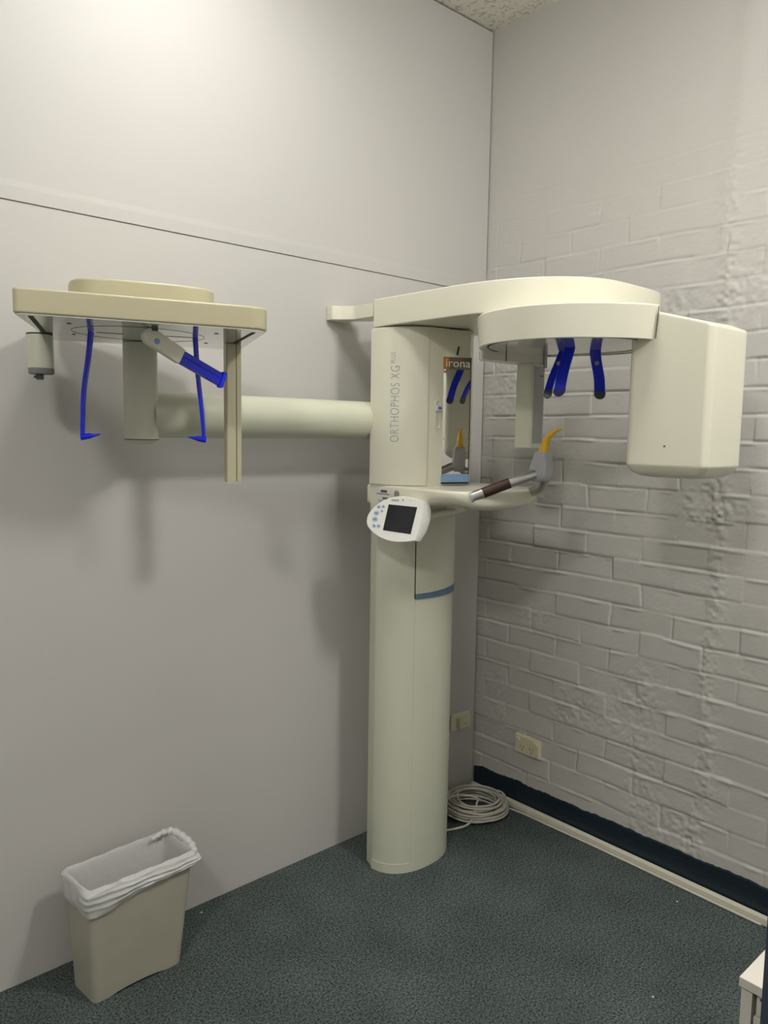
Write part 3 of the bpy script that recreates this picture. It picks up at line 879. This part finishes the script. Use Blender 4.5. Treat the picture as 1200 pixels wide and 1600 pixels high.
# ------------------------------------------------------------------ outlets
ol = empty('power_outlet', (0, -.286, .262))
tag(ol, 'cream double power outlet with two rocker switches on the brick wall above the navy band', 'power outlet')
make('plate', box(-.013, -.0005, -.343, -.228, .229, .299), OUTLETM, ol, bevel=.003)
make('plate_back', box(-.0045, .004, -.345, -.226, .227, .301), OUTLETM, ol, bevel=.001)
for y in (-.243, -.328):
    make('switch', box(-.0165, -.012, y-.0085, y+.0085, .281, .292), OUTLETW, ol, bevel=.0015)
for cy_ in (-.264, -.309):
    gg = Geo()
    for dy, dz, rot in ((-.007, .006, .5), (.007, .006, -.5), (0, -.008, 0)):
        c, s = math.cos(rot), math.sin(rot); pp = []
        for a, b_ in ((-.0013, -.0045), (.0013, -.0045), (.0013, .0045), (-.0013, .0045)):
            pp.append((cy_ + dy + a*c - b_*s, .253 + dz + a*s + b_*c))
        gg.add(*loft([[(-.0134, y, z) for y, z in pp], [(-.0126, y, z) for y, z in pp]]))
    make('socket', gg, DGREY, ol, smooth=False)
o2 = empty('wall_socket', (-.092, 0, .306))
tag(o2, 'white wall plate with a raised cream socket block on the left wall beside the column', 'wall socket')
make('plate', box(-.147, -.039, -.010, -.0003, .271, .341), OUTLETW, o2, bevel=.002)
blk = make('socket_block', box(-.118, -.053, -.030, -.009, .280, .325), OUTLETM, o2, bevel=.003)
make('socket_hole', Geo().add(*box(-.083, -.079, -.0306, -.0296, .296, .300)).add(*box(-.090, -.086, -.0306, -.0296, .300, .303)), DGREY, blk)

# ------------------------------------------------------------------ cable trunking, coil and lead
tr = make('cable_trunking', prism([(-.028, -.012), (-.006, -.012), (-.006, YF + .03), (-.028, YF + .03)], .0015, .024), TRUNK, loc=(-.016, -.012, .0015), bevel=.002)
tag(tr, 'cream plastic cable trunking on the carpet along the foot of the brick wall', 'cable trunking')
cp = []
rc = random.Random(3)
loops = 19
ph = [rc.uniform(0, 6.28) for _ in range(loops+1)]
rad_ = [.076 + .052*rc.random() for _ in range(loops+1)]
rad_[2] = .124; rad_[5] = .126; rad_[8] = .122
ox_ = [rc.uniform(-.012, .012) for _ in range(loops+1)]; oy_ = [rc.uniform(-.012, .012) for _ in range(loops+1)]
NSEG = 40
for k in range(loops):
    for i in range(NSEG):
        t = i/NSEG; a = 2*math.pi*t
        r = rad_[k]*(1-t) + rad_[k+1]*t + .004*math.sin(2*a + ph[k])
        x = -.158 + ox_[k]*(1-t) + ox_[k+1]*t + r*math.cos(a)*1.02; y = -.152 + oy_[k]*(1-t) + oy_[k+1]*t + r*math.sin(a)
        z = .0052 + .0021*(k + t) + .006*(1 + math.sin(a + ph[k]))*(k/loops)
        cp.append((min(x, -.032), min(y, -.012), z))
coil = make('cable_coil', tube(cp, .0040, 8), CABLEM, loc=(-.158, -.152, 0))
tag(coil, 'coil of pale grey cable heaped on the carpet in the corner behind the column', 'cable coil')
make('lead', tube(smooth_path([(-.262, -.075, .012), (-.245, -.085, .045), (-.205, -.110, .060), (-.165, -.150, .058), (-.158, -.185, .050)], 8), .0044, 8), CABLEM, coil)
make('lead', tube(smooth_path([(-.415, -.165, .0055), (-.340, -.205, .0055), (-.275, -.228, .014), (-.225, -.215, .045), (-.185, -.190, .058), (-.150, -.175, .050)], 8), .0044, 8), CABLEM, coil)
ld = make('cable', tube(smooth_path([(-.052, -.225, .006), (-.040, -.30, .0046), (-.038, -.42, .0046), (-.0345, -.60, .0046), (-.034, -.85, .0046), (-.034, -1.2, .0046)], 8), .0038, 8), CABLEM, loc=(-.036, -.5, 0))
tag(ld, 'thin pale cable running from the coil along the cream trunking', 'cable')

# ------------------------------------------------------------------ white cabinet behind the navy panel
cb = empty('cabinet', (-1.0, -1.85, 0))
tag(cb, 'low white laminate cabinet at the right edge, beside the dark navy panel', 'cabinet')
make('top_panel', box(-1.141, -.70, -2.15, -1.577, .583, .600), CABM, cb, bevel=.0015)
make('side_panel', box(-1.137, -.71, -1.598, -1.580, .001, .5825), CABM, cb, bevel=.001)
make('side_panel', box(-1.137, -.71, -2.145, -2.127, .001, .5825), CABM, cb, bevel=.001)
make('back_panel', box(-.722, -.710, -2.126, -1.599, .04, .5825), CABM, cb)
make('shelf', box(-1.11, -.723, -2.126, -1.599, .05, .068), CABM, cb)
dr = make('door', box(-1.134, -1.118, -2.125, -1.6005, .03, .540), CABM, cb, bevel=.001)
make('rail', box(-1.133, -1.118, -2.125, -1.6035, .543, .5825), CABM, cb, bevel=.001)
make('screw', cyl((-1.1335, -1.611, .574), (-1.1345, -1.611, .574), .0022, 10), DGREY, cb)

# lint on the carpet
for (x, y, lab_) in ((-.112, -.972, 'tiny white scrap of lint on the carpet near the cream trunking'), (-.559, -1.136, 'tiny white scrap of lint on the open carpet in the foreground'), (-1.288, -.041, 'tiny white scrap of lint on the carpet beside the waste bin')):
    b0 = [(x + .003*math.cos(a)*(1 + .4*math.sin(3*a)), y + .0022*math.sin(a)) for a in [2*math.pi*i/10 for i in range(10)]]
    tag(make('lint', loft([[(p_[0], p_[1], .0002) for p_ in b0], [(x + (p_[0]-x)*.8, y + (p_[1]-y)*.8, .0022) for p_ in b0]]), LINT, loc=(x, y, 0)), lab_, 'lint', 'scraps of lint')

# ------------------------------------------------------------------ camera
yaw, pitch, roll = .731753407, .104556843, -.0154257986
fw = Vector((math.sin(yaw)*math.cos(pitch), math.cos(yaw)*math.cos(pitch), -math.sin(pitch)))
rt = Vector((math.cos(yaw), -math.sin(yaw), 0)); dn = fw.cross(rt)
r2 = rt*math.cos(roll) + dn*math.sin(roll); d2 = dn*math.cos(roll) - rt*math.sin(roll)
cam = D.cameras.new('camera'); co = D.objects.new('camera', cam); col.objects.link(co)
m3 = Matrix((r2, -d2, -fw)).transposed()
co.matrix_world = Matrix.Translation((-2.36802154, -2.05396587, 1.47989415)) @ m3.to_4x4()
cam.sensor_fit = 'VERTICAL'; cam.sensor_height = 36; cam.sensor_width = 27
cam.lens = 36*1200.48222/1600
cam.clip_start = .02
scene.camera = co

# ------------------------------------------------------------------ world and view
w = D.worlds.new('world'); scene.world = w; w.use_nodes = True
w.node_tree.nodes['Background'].inputs[0].default_value = (.5, .5, .5, 1)
w.node_tree.nodes['Background'].inputs[1].default_value = .0
scene.view_settings.view_transform = 'Standard'
scene.view_settings.look = 'None'
scene.view_settings.exposure = 0.0
scene.view_settings.gamma = 1
scene.view_settings.use_curve_mapping = False
